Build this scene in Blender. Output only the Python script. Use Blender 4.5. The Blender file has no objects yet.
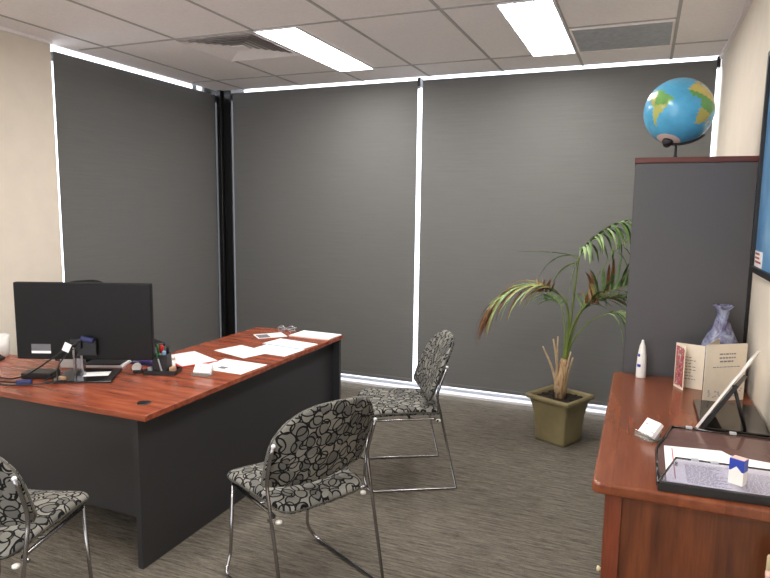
import bpy, bmesh, math, random
from mathutils import Vector, Matrix
random.seed(7)
C = bpy.context.scene.collection
PI = math.pi
R = math.radians

# ---------------------------------------------------------------- materials
def lin(c):
    r = []
    for v in c[:3]:
        v /= 255.0
        r.append(v / 12.92 if v <= .04045 else ((v + .055) / 1.055) ** 2.4)
    return (*r, 1.0)

class NT:
    def __init__(s, name):
        s.m = bpy.data.materials.new(name); s.m.use_nodes = True
        s.t = s.m.node_tree; s.b = s.t.nodes['Principled BSDF']
    def n(s, typ, **kw):
        o = s.t.nodes.new(typ)
        for k, v in kw.items():
            if k.startswith('i_'):
                key = k[2:]
                key = int(key) if key.isdigit() else key.replace('_', ' ')
                o.inputs[key].default_value = v
            else: setattr(o, k, v)
        return o
    def l(s, a, b): s.t.links.new(a, b)
    def math(s, op, a, b=None, c=None):
        o = s.n('ShaderNodeMath', operation=op)
        for i, v in enumerate((a, b, c)):
            if v is None: continue
            if isinstance(v, (int, float)): o.inputs[i].default_value = v
            else: s.l(v, o.inputs[i])
        return o.outputs[0]
    def ramp(s, fac, stops):
        o = s.n('ShaderNodeValToRGB'); e = o.color_ramp.elements
        while len(e) < len(stops): e.new(.5)
        for k, (p, c) in enumerate(stops): e[k].position = p; e[k].color = lin(c)
        s.l(fac, o.inputs[0]); return o.outputs[0]
    def mix(s, fac, a, b, mode='MIX'):
        o = s.n('ShaderNodeMix', data_type='RGBA', blend_type=mode)
        for i, v in ((0, fac), (6, a), (7, b)):
            if isinstance(v, (int, float, tuple)): o.inputs[i].default_value = v
            else: s.l(v, o.inputs[i])
        return o.outputs[2]
    def coord(s, kind='Object', scale=(1, 1, 1), rot=(0, 0, 0)):
        tc = s.n('ShaderNodeTexCoord'); mp = s.n('ShaderNodeMapping')
        mp.inputs['Scale'].default_value = scale; mp.inputs['Rotation'].default_value = rot
        s.l(tc.outputs[kind], mp.inputs[0]); return mp.outputs[0]
    def noise(s, vec, scale, detail=3, rough=.55, dist=0):
        o = s.n('ShaderNodeTexNoise'); o.inputs['Scale'].default_value = scale
        o.inputs['Detail'].default_value = detail; o.inputs['Roughness'].default_value = rough
        o.inputs['Distortion'].default_value = dist
        s.l(vec, o.inputs['Vector']); return o.outputs[0]
    def color(s, c): s.l(c, s.b.inputs['Base Color'])
    def bump(s, h, strength=.2, dist=.002):
        o = s.n('ShaderNodeBump'); o.inputs['Strength'].default_value = strength
        o.inputs['Distance'].default_value = dist; s.l(h, o.inputs['Height']); s.l(o.outputs[0], s.b.inputs['Normal'])

def plain(name, c, rough=.5, metal=0, vary=.06, scale=30, spec=.5, **kw):
    t = NT(name)
    t.b.inputs['Roughness'].default_value = rough; t.b.inputs['Metallic'].default_value = metal
    t.b.inputs['Specular IOR Level'].default_value = spec
    f = t.noise(t.coord(), scale)
    lo = tuple(max(0, v * (1 - vary)) for v in c); hi = tuple(min(255, v * (1 + vary)) for v in c)
    t.color(t.ramp(f, [(.3, lo), (.7, hi)]))
    for k, v in kw.items(): t.b.inputs[k.replace('_', ' ')].default_value = v
    return t.m

M = {}
M['ceiling'] = plain('ceiling_tile', (246, 240, 238), .9, scale=60, vary=.015, spec=.2)
M['tee'] = plain('ceiling_tee', (178, 174, 171), .6, vary=.02)
M['wall'] = plain('painted_wall', (226, 216, 200), .75, scale=8, vary=.012, spec=.25)
M['white_metal'] = plain('white_powdercoat', (232, 232, 236), .4, vary=.01)
M['black_metal'] = plain('black_powdercoat', (16, 16, 17), .35, vary=.05)
M['charcoal'] = plain('charcoal_laminate', (46, 46, 48), .45, vary=.03, scale=180)
M['cabinet'] = plain('slate_laminate', (74, 72, 73), .5, vary=.03, scale=180)
M['black_plastic'] = plain('black_plastic', (22, 22, 24), .42, vary=.05)
M['matt_black'] = plain('matt_black_plastic', (13, 13, 14), .6, spec=.3, vary=.06)
M['gloss_black'] = plain('gloss_black', (20, 15, 14), .08, vary=.05)
M['chrome'] = plain('chrome', (165, 165, 168), .2, 1.0, vary=.02)
M['paper'] = plain('paper_white', (238, 238, 238), .7, vary=.01)
M['cream_paper'] = plain('cream_card', (226, 214, 194), .7, vary=.015)
M['ink'] = plain('printed_ink', (128, 124, 124), .7)
M['ink_dark'] = plain('dark_ink', (50, 46, 48), .7)
M['red_ink'] = plain('red_ink', (170, 60, 55), .7)
M['white_plastic'] = plain('white_plastic', (230, 228, 222), .35, vary=.01)
M['cream_plastic'] = plain('cream_plastic', (214, 200, 160), .45)
M['blue_plastic'] = plain('blue_plastic', (40, 62, 160), .35)
M['navy_plastic'] = plain('navy_plastic', (30, 36, 84), .4)
M['purple_plastic'] = plain('purple_plastic', (78, 70, 140), .35)
M['green_plastic'] = plain('green_plastic', (46, 128, 78), .35)
M['red_plastic'] = plain('red_plastic', (190, 40, 38), .4)
M['light_blue'] = plain('pale_blue_plastic', (130, 170, 205), .4)
M['tan'] = plain('tan_rubber', (176, 140, 110), .6)
M['grey_print'] = plain('grey_print', (105, 105, 110), .6)
M['pale_grey'] = plain('pale_grey', (175, 178, 182), .5)
M['pot'] = plain('taupe_glazed_pot', (128, 116, 82), .45, vary=.07, scale=6)
M['soil'] = plain('potting_soil', (30, 22, 16), .95, vary=.5, scale=120)
M['pink'] = plain('pale_pink', (226, 190, 180), .5)
M['leaf'] = plain('palm_leaf_green', (72, 98, 50), .42, vary=.25, scale=14)
M['leaf_light'] = plain('palm_leaf_pale', (136, 160, 106), .42, vary=.2, scale=14)
M['leaf_yellow'] = plain('palm_leaf_yellow', (146, 138, 80), .5, vary=.2, scale=14)
M['leaf_brown'] = plain('palm_leaf_dry', (118, 80, 50), .65, vary=.25, scale=18)
M['stalk'] = plain('palm_stalk', (104, 120, 52), .45, vary=.12, scale=14)
M['straw'] = plain('dead_leaf_stub', (186, 160, 126), .75, vary=.12, scale=20)

def mk_wood(name, dark, mid, light, rough, ax=0, band=None):
    t = NT(name); t.b.inputs['Roughness'].default_value = rough
    v = t.coord('Object', tuple(1.2 if i == ax else 9 for i in range(3)))
    f = t.noise(v, 3.2, 3, .55, .2)
    v2 = t.coord('Object', tuple(2.5 if i == ax else 60 for i in range(3)))
    g = t.noise(v2, 3, 3, .6)
    h = t.math('ADD', t.math('MULTIPLY', f, .8), t.math('MULTIPLY', g, .2))
    c = t.ramp(h, [(.33, dark), (.5, mid), (.67, light)])
    if band:
        vb = t.coord('Object', tuple(.001 if i == ax else (1 if i == (0 if ax else 1) else .001) for i in range(3)))
        vo = t.n('ShaderNodeTexVoronoi', voronoi_dimensions='3D'); vo.inputs['Scale'].default_value = band
        vo.inputs['Randomness'].default_value = .7
        t.l(vb, vo.inputs['Vector'])
        sep = t.n('ShaderNodeSeparateColor'); t.l(vo.outputs['Color'], sep.inputs[0])
        k = t.math('ADD', t.math('MULTIPLY', sep.outputs[0], .35), .78)
        cc = t.n('ShaderNodeCombineColor')
        for i in range(3): t.l(k, cc.inputs[i])
        c = t.mix(1.0, c, cc.outputs[0], 'MULTIPLY')
    t.color(c)
    return t.m
M['desk_wood'] = mk_wood('cherry_laminate', (112, 54, 35), (140, 71, 48), (160, 88, 61), .27)
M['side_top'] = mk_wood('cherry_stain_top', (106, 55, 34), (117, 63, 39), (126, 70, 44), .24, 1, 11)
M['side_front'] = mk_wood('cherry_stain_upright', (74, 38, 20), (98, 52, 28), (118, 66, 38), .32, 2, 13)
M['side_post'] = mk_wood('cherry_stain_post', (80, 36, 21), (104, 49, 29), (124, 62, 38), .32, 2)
M['cab_top'] = mk_wood('dark_cherry_edge', (62, 24, 18), (82, 34, 26), (98, 44, 34), .35)

def mk_carpet():
    t = NT('carpet_tile'); t.b.inputs['Roughness'].default_value = .95; t.b.inputs['Specular IOR Level'].default_value = .1
    a = t.noise(t.coord('Object', (2.2, 24, 1)), 3.2, 4, .6)
    b = t.noise(t.coord('Object', (8, 60, 1)), 4, 3, .6)
    g = t.noise(t.coord(), 260, 2)
    h = t.math('ADD', t.math('ADD', t.math('MULTIPLY', a, .45), t.math('MULTIPLY', b, .3)), t.math('MULTIPLY', g, .25))
    t.color(t.ramp(h, [(.36, (50, 49, 46)), (.48, (98, 92, 83)), (.62, (128, 121, 109))]))
    t.bump(g, .5, .004); return t.m
M['carpet'] = mk_carpet()

def mk_blind():
    t = NT('blind_weave'); t.b.inputs['Roughness'].default_value = .8; t.b.inputs['Specular IOR Level'].default_value = .2
    a = t.noise(t.coord('Object', (1, 1, 26)), 3, 4, .6)
    g = t.noise(t.coord('Object', (1, 1, 1)), 220, 2)
    h = t.math('ADD', t.math('MULTIPLY', a, .6), t.math('MULTIPLY', g, .4))
    t.color(t.ramp(h, [(.35, (108, 108, 106)), (.65, (114, 114, 112))])); t.bump(g, .2, .001); return t.m
M['blind'] = mk_blind()

def mk_fabric():
    t = NT('loop_pattern_fabric'); t.b.inputs['Roughness'].default_value = .85; t.b.inputs['Specular IOR Level'].default_value = .2
    uv = t.n('ShaderNodeTexCoord').outputs['UV']
    ns = t.n('ShaderNodeTexNoise', noise_dimensions='2D'); ns.inputs['Scale'].default_value = 9; ns.inputs['Detail'].default_value = 1
    t.l(uv, ns.inputs['Vector'])
    sub = t.n('ShaderNodeVectorMath', operation='SUBTRACT'); t.l(ns.outputs['Color'], sub.inputs[0]); sub.inputs[1].default_value = (.5, .5, .5)
    sc = t.n('ShaderNodeVectorMath', operation='SCALE'); t.l(sub.outputs[0], sc.inputs[0]); sc.inputs['Scale'].default_value = .03
    ad = t.n('ShaderNodeVectorMath', operation='ADD'); t.l(uv, ad.inputs[0]); t.l(sc.outputs[0], ad.inputs[1])
    lines, fills = None, None
    for scale, off, r, st, an in ((19, (0, 0, 0), .44, (1, .8, 1), .4), (18, (.37, .21, 0), .46, (.8, 1, 1), -.5)):
        mp = t.n('ShaderNodeMapping'); mp.inputs['Location'].default_value = off; mp.inputs['Scale'].default_value = st
        mp.inputs['Rotation'].default_value = (0, 0, an)
        t.l(ad.outputs[0], mp.inputs[0])
        vo = t.n('ShaderNodeTexVoronoi', voronoi_dimensions='2D'); vo.inputs['Scale'].default_value = scale; vo.inputs['Randomness'].default_value = .55
        t.l(mp.outputs[0], vo.inputs['Vector'])
        d = t.math('ABSOLUTE', t.math('SUBTRACT', vo.outputs['Distance'], r))
        ln = t.math('LESS_THAN', d, .05)
        lines = ln if lines is None else t.math('MAXIMUM', lines, ln)
        se = t.n('ShaderNodeSeparateColor'); t.l(vo.outputs['Color'], se.inputs[0])
        fl = t.math('MULTIPLY', t.math('LESS_THAN', vo.outputs['Distance'], r), t.math('GREATER_THAN', se.outputs[0], .55))
        fills = fl if fills is None else t.math('ADD', fills, t.math('MULTIPLY', fl, .6))
    base = t.ramp(fills, [(0, (134, 132, 125)), (1, (102, 101, 97))])
    t.color(t.mix(lines, base, lin((18, 18, 19))))
    g = t.noise(t.coord(), 400, 2); t.bump(g, .25, .001)
    return t.m
M['fabric'] = mk_fabric()

def mk_glass(name, c, alpha, rough=.05):
    t = NT(name); nt = t.t
    tr = t.n('ShaderNodeBsdfTransparent'); tr.inputs[0].default_value = lin(c)
    gl = t.n('ShaderNodeBsdfGlossy'); gl.inputs['Roughness'].default_value = rough
    df = t.n('ShaderNodeBsdfDiffuse'); df.inputs[0].default_value = lin(c)
    fr = t.n('ShaderNodeFresnel'); fr.inputs[0].default_value = 1.45
    m1 = t.n('ShaderNodeMixShader'); m1.inputs[0].default_value = alpha
    t.l(tr.outputs[0], m1.inputs[1]); t.l(df.outputs[0], m1.inputs[2])
    m2 = t.n('ShaderNodeMixShader'); ge = t.n('ShaderNodeNewGeometry'); t.l(t.math('MULTIPLY', fr.outputs[0], t.math('SUBTRACT', 1.0, ge.outputs['Backfacing'])), m2.inputs[0]); t.l(m1.outputs[0], m2.inputs[1]); t.l(gl.outputs[0], m2.inputs[2])
    out = [n for n in nt.nodes if n.type == 'OUTPUT_MATERIAL'][0]
    t.l(m2.outputs[0], out.inputs[0]); return t.m
M['glass'] = mk_glass('window_glass', (250, 252, 255), .02)
M['acrylic'] = mk_glass('clear_acrylic', (235, 235, 232), .12)
M['smoke'] = mk_glass('smoked_acrylic', (138, 106, 100), .5, .12)
M['tint'] = mk_glass('tinted_acrylic', (236, 235, 242), .1, .1)

def mk_emit(name, c, s):
    t = NT(name); t.b.inputs['Base Color'].default_value = lin((240, 240, 240))
    t.b.inputs['Emission Color'].default_value = c; t.b.inputs['Emission Strength'].default_value = s; return t.m
M['lamp'] = mk_emit('light_panel_diffuser', (1.0, .96, .925, 1), 20.0)

def mk_vase():
    t = NT('blue_glaze'); t.b.inputs['Roughness'].default_value = .2
    f = t.noise(t.coord('Object', (1, 1, .7)), 22, 4, .6, .8)
    t.color(t.ramp(f, [(.36, (52, 28, 52)), (.47, (96, 92, 118)), (.6, (132, 140, 164)), (.75, (180, 182, 200))])); return t.m
M['vase'] = mk_vase()
def mk_trunk():
    t = NT('palm_fibre_trunk'); t.b.inputs['Roughness'].default_value = .85
    f = t.noise(t.coord('Object', (1, 1, .12)), 70, 4, .6)
    t.color(t.ramp(f, [(.35, (98, 74, 50)), (.52, (168, 136, 98)), (.72, (200, 172, 132))])); t.bump(f, .6, .006); return t.m
M['trunk'] = mk_trunk()
def mk_cover():
    t = NT('card_cover_print'); t.b.inputs['Roughness'].default_value = .4
    f = t.noise(t.coord('Object'), 55, 3, .6, 1.2)
    t.color(t.ramp(f, [(.3, (40, 30, 36)), (.4, (150, 44, 56)), (.5, (196, 110, 112)), (.56, (70, 52, 48)), (.63, (230, 220, 206)), (.74, (110, 104, 78))])); return t.m
M['cover'] = mk_cover()
def mk_sea():
    t = NT('map_print'); t.b.inputs['Roughness'].default_value = .3
    f = t.noise(t.coord('Object'), 5, 4, .55)
    t.color(t.ramp(f, [(.3, (72, 126, 176)), (.55, (98, 152, 198)), (.8, (150, 190, 218))])); return t.m
M['map'] = mk_sea()
def mk_globe():
    t = NT('globe_print'); t.b.inputs['Roughness'].default_value = .22
    at = t.n('ShaderNodeVertexColor', layer_name='map')
    f = t.noise(t.coord('Object'), 18, 5, .6)
    k = t.math('ADD', t.math('MULTIPLY', f, .5), .75)
    cc = t.n('ShaderNodeCombineColor')
    for i in range(3): t.l(k, cc.inputs[i])
    t.color(t.mix(1.0, at.outputs[0], cc.outputs[0], 'MULTIPLY')); return t.m
M['globe'] = mk_globe()

# ---------------------------------------------------------------- mesh helpers
class MB:
    def __init__(s): s.bm = bmesh.new(); s.uv = None
    def merge(s, b2, mat=None):
        if mat is not None: b2.transform(mat)
        me = bpy.data.meshes.new('tmp'); b2.to_mesh(me); b2.free(); s.bm.from_mesh(me); bpy.data.meshes.remove(me); return s
    def box(s, x0, x1, y0, y1, z0, z1, bev=0, mi=0, mat=None, seg=2):
        b = bmesh.new(); bmesh.ops.create_cube(b, size=1)
        for v in b.verts: v.co = Vector(((x0 + x1) / 2 + v.co.x * (x1 - x0), (y0 + y1) / 2 + v.co.y * (y1 - y0), (z0 + z1) / 2 + v.co.z * (z1 - z0)))
        if bev: bmesh.ops.bevel(b, geom=b.edges[:], offset=bev, segments=seg, affect='EDGES', profile=.5)
        for f in b.faces: f.material_index = mi
        return s.merge(b, mat)
    def prism(s, poly, z0, z1, bev=0, mi=0, mat=None, seg=2):
        b = bmesh.new()
        f = b.faces.new([b.verts.new((x, y, z0)) for x, y in poly])
        if f.normal.z > 0 or sum(poly[i][0] * poly[(i + 1) % len(poly)][1] - poly[(i + 1) % len(poly)][0] * poly[i][1] for i in range(len(poly))) > 0: f.normal_flip()
        ex = bmesh.ops.extrude_face_region(b, geom=[f])
        bmesh.ops.translate(b, verts=[v for v in ex['geom'] if isinstance(v, bmesh.types.BMVert)], vec=(0, 0, z1 - z0))
        bmesh.ops.recalc_face_normals(b, faces=b.faces[:])
        if bev:
            ed = [e for e in b.edges if abs(e.verts[0].co.z - e.verts[1].co.z) < 1e-6]
            bmesh.ops.bevel(b, geom=ed, offset=bev, segments=seg, affect='EDGES', profile=.5)
        for f in b.faces: f.material_index = mi
        return s.merge(b, mat)
    def tube(s, pts, r, seg=10, mi=0, closed=False, mat=None):
        b = bmesh.new(); P = [Vector(p) for p in pts]; n = len(P)
        rr = r if isinstance(r, (list, tuple)) else [r] * n
        ref = None; rings = []
        for i in range(n):
            a = P[(i - 1) % n] if (i > 0 or closed) else P[i]; c = P[(i + 1) % n] if (i < n - 1 or closed) else P[i]
            d = (c - a).normalized()
            if ref is None:
                ref = Vector((0, 0, 1)) if abs(d.z) < .9 else Vector((1, 0, 0))
            u = (ref - d * ref.dot(d)).normalized(); ref = u; w = d.cross(u)
            rings.append([b.verts.new(P[i] + (u * math.cos(2 * PI * k / seg) + w * math.sin(2 * PI * k / seg)) * rr[i]) for k in range(seg)])
        for i in range(n if closed else n - 1):
            A, B = rings[i], rings[(i + 1) % n]
            for k in range(seg):
                f = b.faces.new((A[k], A[(k + 1) % seg], B[(k + 1) % seg], B[k])); f.smooth = True
        if not closed:
            b.faces.new(rings[0][::-1]); b.faces.new(rings[-1])
        for f in b.faces: f.material_index = mi
        return s.merge(b, mat)
    def lathe(s, prof, seg=32, mi=0, mat=None, smooth=True):
        b = bmesh.new(); rings = []
        for r, z in prof:
            if r < 1e-6: rings.append([b.verts.new((0, 0, z))])
            else: rings.append([b.verts.new((r * math.cos(2 * PI * k / seg), r * math.sin(2 * PI * k / seg), z)) for k in range(seg)])
        for A, B in zip(rings, rings[1:]):
            for k in range(seg):
                k2 = (k + 1) % seg
                vs = [A[k % len(A)], A[k2 % len(A)], B[k2 % len(B)], B[k % len(B)]]
                u = []
                for v in vs:
                    if v not in u: u.append(v)
                if len(u) > 2:
                    f = b.faces.new(u); f.smooth = smooth; f.material_index = mi
        bmesh.ops.recalc_face_normals(b, faces=b.faces[:])
        return s.merge(b, mat)
    def quad(s, a, b_, c, d, mi=0):
        f = s.bm.faces.new([s.bm.verts.new(p) for p in (a, b_, c, d)]); f.material_index = mi; return s
    def build(s, name, mats, parent=None):
        me = bpy.data.meshes.new(name); s.bm.to_mesh(me); s.bm.free()
        for m in (mats if isinstance(mats, (list, tuple)) else [mats]): me.materials.append(M[m])
        o = bpy.data.objects.new(name, me); C.objects.link(o)
        if parent: o.parent = parent
        return o

def thing(name, label, cat, loc=(0, 0, 0), rz=0, group=None):
    o = bpy.data.objects.new(name, None); C.objects.link(o); o.empty_display_size = .05
    o.location = loc; o.rotation_euler = (0, 0, rz); o['label'] = label; o['category'] = cat
    if group: o['group'] = group
    return o
def tag(o, label, cat, group=None):
    o['label'] = label; o['category'] = cat
    if group: o['group'] = group
    return o
def struct(o, label=None):
    o['kind'] = 'structure'
    if label: o['label'] = label
    return o
def dup(o, parent=None):
    c = o.copy(); C.objects.link(c)
    if parent: c.parent = parent
    for ch in list(o.children): dup(ch, c)
    return c
def bez(p0, p1, p2, p3, n=12):
    p0, p1, p2, p3 = map(Vector, (p0, p1, p2, p3)); o = []
    for i in range(n + 1):
        t = i / n; o.append(p0 * (1 - t) ** 3 + p1 * 3 * t * (1 - t) ** 2 + p2 * 3 * t * t * (1 - t) + p3 * t ** 3)
    return o
def spline(pts, n=6):
    P = [Vector(p) for p in pts]; P = [P[0] * 2 - P[1]] + P + [P[-1] * 2 - P[-2]]; o = []
    for i in range(1, len(P) - 2):
        for k in range(n):
            t = k / n; a, b, c, d = P[i - 1:i + 3]
            o.append(.5 * ((2 * b) + (c - a) * t + (2 * a - 5 * b + 4 * c - d) * t * t + (3 * b - a - 3 * c + d) * t ** 3))
    o.append(P[-2]); return o
def fillet(pts, r=.03, n=5):
    P = [Vector(p) for p in pts]; o = [P[0]]
    for i in range(1, len(P) - 1):
        a = (P[i - 1] - P[i]); c = (P[i + 1] - P[i]); k = min(r, a.length * .45, c.length * .45)
        A = P[i] + a.normalized() * k; B = P[i] + c.normalized() * k
        for j in range(n + 1):
            t = j / n; o.append(A * (1 - t) ** 2 + P[i] * 2 * t * (1 - t) + B * t * t)
    o.append(P[-1]); return o
def words(mb, x0, x1, y0, dy, n, z, h, mi=0, mat=None, centre=False, seed=1):
    rnd = random.Random(seed)
    for i in range(n):
        y = y0 - i * dy; w = (x1 - x0) * rnd.uniform(.6, 1.0)
        x = x0 + ((x1 - x0) - w) / 2 if centre else x0
        e = x + w
        while x < e - .003:
            k = min(rnd.uniform(.005, .016), e - x)
            mb.box(x, x + k, y - h / 2, y + h / 2, z, z + .0003, 0, mi, mat); x += k + .003
    return mb

# ---------------------------------------------------------------- the room
XR, XL, YB, HC, YF = .435, -3.73, 5.05, 2.675, -1.8
struct(MB().box(-4.05, .6, YF - .1, 5.065, -.1, 0).build('floor', 'carpet'), 'grey-brown streaked carpet floor')
struct(MB().box(-3.80, .6, YF - .1, 5.04, HC, HC + .1).box(-4.2, .6, YF - .1, 5.35, HC + .1, HC + .2).box(-4.2, -3.80, YF - .1, 3.15, HC, HC + .1).build('ceiling', 'ceiling'), 'off-white suspended tile ceiling')
struct(MB().box(XR, XR + .1, YF - .1, 5.35, -.1, HC + .1).build('wall_right', 'wall'), 'cream painted wall')
struct(MB().box(-4.0, XL, YF - .1, 3.165, -.1, HC + .1).build('wall_left', 'wall'), 'beige painted wall beside the window')
struct(MB().box(-4.0, -2.9, YF - .1, YF, -.1, HC).box(-.5, XR, YF - .1, YF, -.1, HC).box(-2.9, -.5, YF - .1, YF, 2.35, HC).box(-2.9, -.5, YF - .1, YF, -.1, .1).build('wall_front', 'wall'), 'cream painted wall behind the viewer')
w4 = bpy.data.objects.new('window_4', None); C.objects.link(w4); struct(w4, 'unseen glazed partition added behind the viewer to brighten the room')  # unseen glazing added so outside daylight lifts the room's brightness
MB().box(-2.9, -2.86, YF - .09, YF - .01, .1, 2.35).box(-.54, -.5, YF - .09, YF - .01, .1, 2.35).box(-1.72, -1.68, YF - .09, YF - .01, .1, 2.35).box(-2.86, -.54, YF - .09, YF - .01, 2.31, 2.35).box(-2.86, -.54, YF - .09, YF - .01, .1, .14).build('window_frame', 'white_metal', w4)
MB().box(-2.86, -.54, YF - .054, YF - .046, .14, 2.31).build('window_pane', 'glass', w4)
g = MB()
DX = [-3.494 + .6 * k for k in range(7)]; CY = [4.603 - 1.2 * k for k in range(6)]
T = .009
for x in DX:
    g.box(x - T, x + T, YF, YB, HC - .004, HC + .002)
for y in CY: g.box(XL, XR, y - T, y + T, HC - .004, HC + .002)
for a, b in ((1, 2), (5, 6)): g.box(DX[a], DX[b], CY[0] - .6 - T, CY[0] - .6 + T, HC - .0038, HC + .002)
struct(g.build('trim_1', 'tee'), 'grey ceiling tile grid')
g = MB()
g.box(XL, XL + .02, YF, 3.165, HC - .02, HC).box(XR - .02, XR, YF, YB, HC - .02, HC)
struct(g.build('trim_2', 'ceiling'), 'ceiling edge angle')

# windows : 1 = side window, 2 and 3 = end wall
def window(n, parts, pane, label):
    w = bpy.data.objects.new('window_%d' % n, None); C.objects.link(w); struct(w, label)
    m = MB()
    for p in parts: m.box(*p, .003)
    m.build('window_frame', 'white_metal', w)
    MB().box(*pane).build('window_pane', 'glass', w)
window(1, [(-4.0, -3.86, 3.165, 5.0, -.1, .02), (-3.99, -3.93, 3.165, 5.0, HC + .06, HC + .1), (-3.99, -3.93, 4.97, 5.0, 0, HC + .06)],
       (-3.963, -3.957, 3.166, 4.97, .02, HC + .06), 'side window behind its dark blind')
window(2, [(-3.66, -1.78, 5.065, 5.22, -.1, .022), (-3.66, -1.78, 5.15, 5.2, HC + .07, HC + .1), (-3.66, -1.78, 5.15, 5.2, .02, .045)],
       (-3.66, -1.78, 5.172, 5.178, .045, HC + .07), 'end window left of the narrow light gap')
window(3, [(-1.78, XR, 5.065, 5.22, -.1, .022), (-1.78, XR, 5.15, 5.2, HC + .07, HC + .1), (-1.78, XR, 5.15, 5.2, .02, .045)],
       (-1.78, XR, 5.172, 5.178, .045, HC + .07), 'end window beside the cream wall')
m = MB().box(-3.785, -3.74, 5.0, 5.25, -.1, HC + .1, .004).box(-3.735, -3.648, 5.03, 5.25, -.1, HC + .1, .004).box(-4.1, -3.79, 5.045, 5.25, -.1, HC + .1)
struct(m.build('trim_3', 'black_metal'), 'black corner mullion between the windows')

def blind(label, x0, x1, loc, rz, z0, z1, bracket):
    t = thing('roller_blind', label, 'blind', loc, rz)
    MB().box(x0, x1, -.0012, .0012, z0 + .028, z1).build('blind_fabric', 'blind', t)
    MB().box(x0, x1, -.006, .006, z0, z0 + .03, .004).build('bottom_bar', 'blind', t)
    MB().tube([(x0, .032, z1 - .03), (x1, .032, z1 - .03)], .031, 20).build('roller_tube', 'blind', t)
    if bracket:
        MB().box(bracket - .012, bracket + .012, -.004, .07, z1 - .05, HC - .001, .002).build('bracket', 'black_metal', t)
blind('dark grey roller blind on the side window, beside the beige wall', 3.263, 5.03, (-3.828, 0, 0), R(90), .092, 2.643, 0)
blind('dark grey roller blind between the black corner post and the light gap', -3.64, -1.799, (0, YB, 0), 0, .087, 2.65, -1.79)
blind('dark grey roller blind behind the potted palm and tall cabinet', -1.758, .402, (0, YB, 0), 0, .087, 2.65, .412)

# ceiling lights and vents
def light(label, x, y, grp=None):
    t = thing('ceiling_light', label, 'light', (x, y, HC), 0, grp)
    f = MB()
    for a in ((-.15, -.138, -.6, .6), (.138, .15, -.6, .6), (-.138, .138, -.6, -.588), (-.138, .138, .588, .6)): f.box(*a, -.012, -.001, .001)
    f.build('light_frame', 'white_metal', t)
    MB().box(-.139, .139, -.589, .589, -.009, -.002).build('diffuser', 'lamp', t)
    return t
LX = (DX[2] + .15, DX[5] - .15)
light('long white light panel beside the square louvred air vent', LX[0], CY[0] - .6)
light('long white light panel beside the flat grey return grille', LX[1], CY[0] - .6)
for row in (3.0, 5.4):
    for lx in LX: light('long white light panel added out of view to brighten the room', lx, CY[0] - row, 'added unseen ceiling lights')  # extra panels out of view, added to raise the light level
t = thing('air_vent', 'square louvred air vent in the ceiling beside the light panel', 'vent', (DX[1] + .3, CY[1] + .3, HC))
MB().box(-.285, .285, -.285, .285, -.003, -.001).build('duct_opening', 'tee', t)
sl = MB()
for k in range(6):
    a = .287 - k * .041; b = a - .027; z0, z1 = -.004, -.02 + k * .002
    for q in range(4):
        ca, sa = math.cos(q * PI / 2), math.sin(q * PI / 2)
        rot = lambda x, y, z: (x * ca - y * sa, x * sa + y * ca, z)
        sl.quad(rot(-a, -a, z1), rot(a, -a, z1), rot(b, -b, z0), rot(-b, -b, z0))
        sl.quad(rot(-a, -a, z1 + .002), rot(a, -a, z1 + .002), rot(b, -b, z0 + .002), rot(-b, -b, z0 + .002))
sl.box(-.05, .05, -.05, .05, -.014, -.008)
sl.build('louvre', 'ceiling', t)
fr = MB()
for a in ((-.295, -.28, -.295, .295), (.28, .295, -.295, .295), (-.28, .28, -.295, -.28), (-.28, .28, .28, .295)): fr.box(*a, -.012, -.001, .002)
fr.build('vent_frame', 'tee', t)
t = thing('return_grille', 'flat grey return air grille in the ceiling above the globe', 'vent', (DX[5] + .3, CY[0] - .3, HC))
fr = MB()
for a in ((-.288, -.276, -.288, .288), (.276, .288, -.288, .288), (-.276, .276, -.288, -.276), (-.276, .276, .276, .288)): fr.box(*a, -.014, -.001, .002)
fr.build('grille_frame', 'ceiling', t)
MB().box(-.276, .276, -.276, .276, -.004, -.001).build('grille_backing', 'charcoal', t)
sl = MB()
for k in range(41): sl.box(-.276, .276, -.274 + k * .0133, -.2655 + k * .0133, -.011, -.006)
sl.build('grille_mesh', 'pale_grey', t)

# ---------------------------------------------------------------- the desk
DZ = .72
desk = thing('corner_desk', 'L-shaped desk with cherry wood top and charcoal panels', 'desk', (-2.25, 2.9, 0))
def L(x, y): return (x + 2.25, y - 2.9)
arc = [(-2.895 + .30 * math.sin(a), 2.80 - .30 * math.cos(a)) for a in [k * PI / 2 / 8 for k in range(9)]]
top = [(-1.893, 1.972), (-1.893, 3.853), (-2.592, 3.853), (-2.595, 2.80)] + arc[::-1][1:] + [(-3.715, 2.50), (-3.715, 1.962)]
MB().prism([L(*p) for p in top], DZ - .027, DZ, .003).build('desk_top', 'desk_wood', desk)
MB().box(*L(-1.985, 0)[:1], *L(-1.957, 0)[:1], L(0, 1.995)[1], L(0, 3.8195)[1], 0, DZ - .027, .001).build('end_panel', 'charcoal', desk)
MB().box(L(-3.69, 0)[0], L(-1.985, 0)[0], L(0, 2.06)[1], L(0, 2.08)[1], .2, DZ - .027, .001).build('modesty_panel', 'charcoal', desk)
MB().box(L(-2.56, 0)[0], L(-1.903, 0)[0], L(0, 3.82)[1], L(0, 3.845)[1], 0, DZ - .027, .001).build('side_panel', 'charcoal', desk)
MB().box(L(-3.705, 0)[0], L(-3.68, 0)[0], L(0, 2.0)[1], L(0, 2.47)[1], 0, DZ - .027, .001).build('side_panel', 'charcoal', desk)
MB().lathe([(0, .0045), (.026, .0045), (.03, .003), (.031, 0), (0, 0)], 28, mat=Matrix.Translation((*L(-2.026, 2.108), DZ - .0005))).build('cable_grommet', 'black_plastic', desk)

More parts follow.
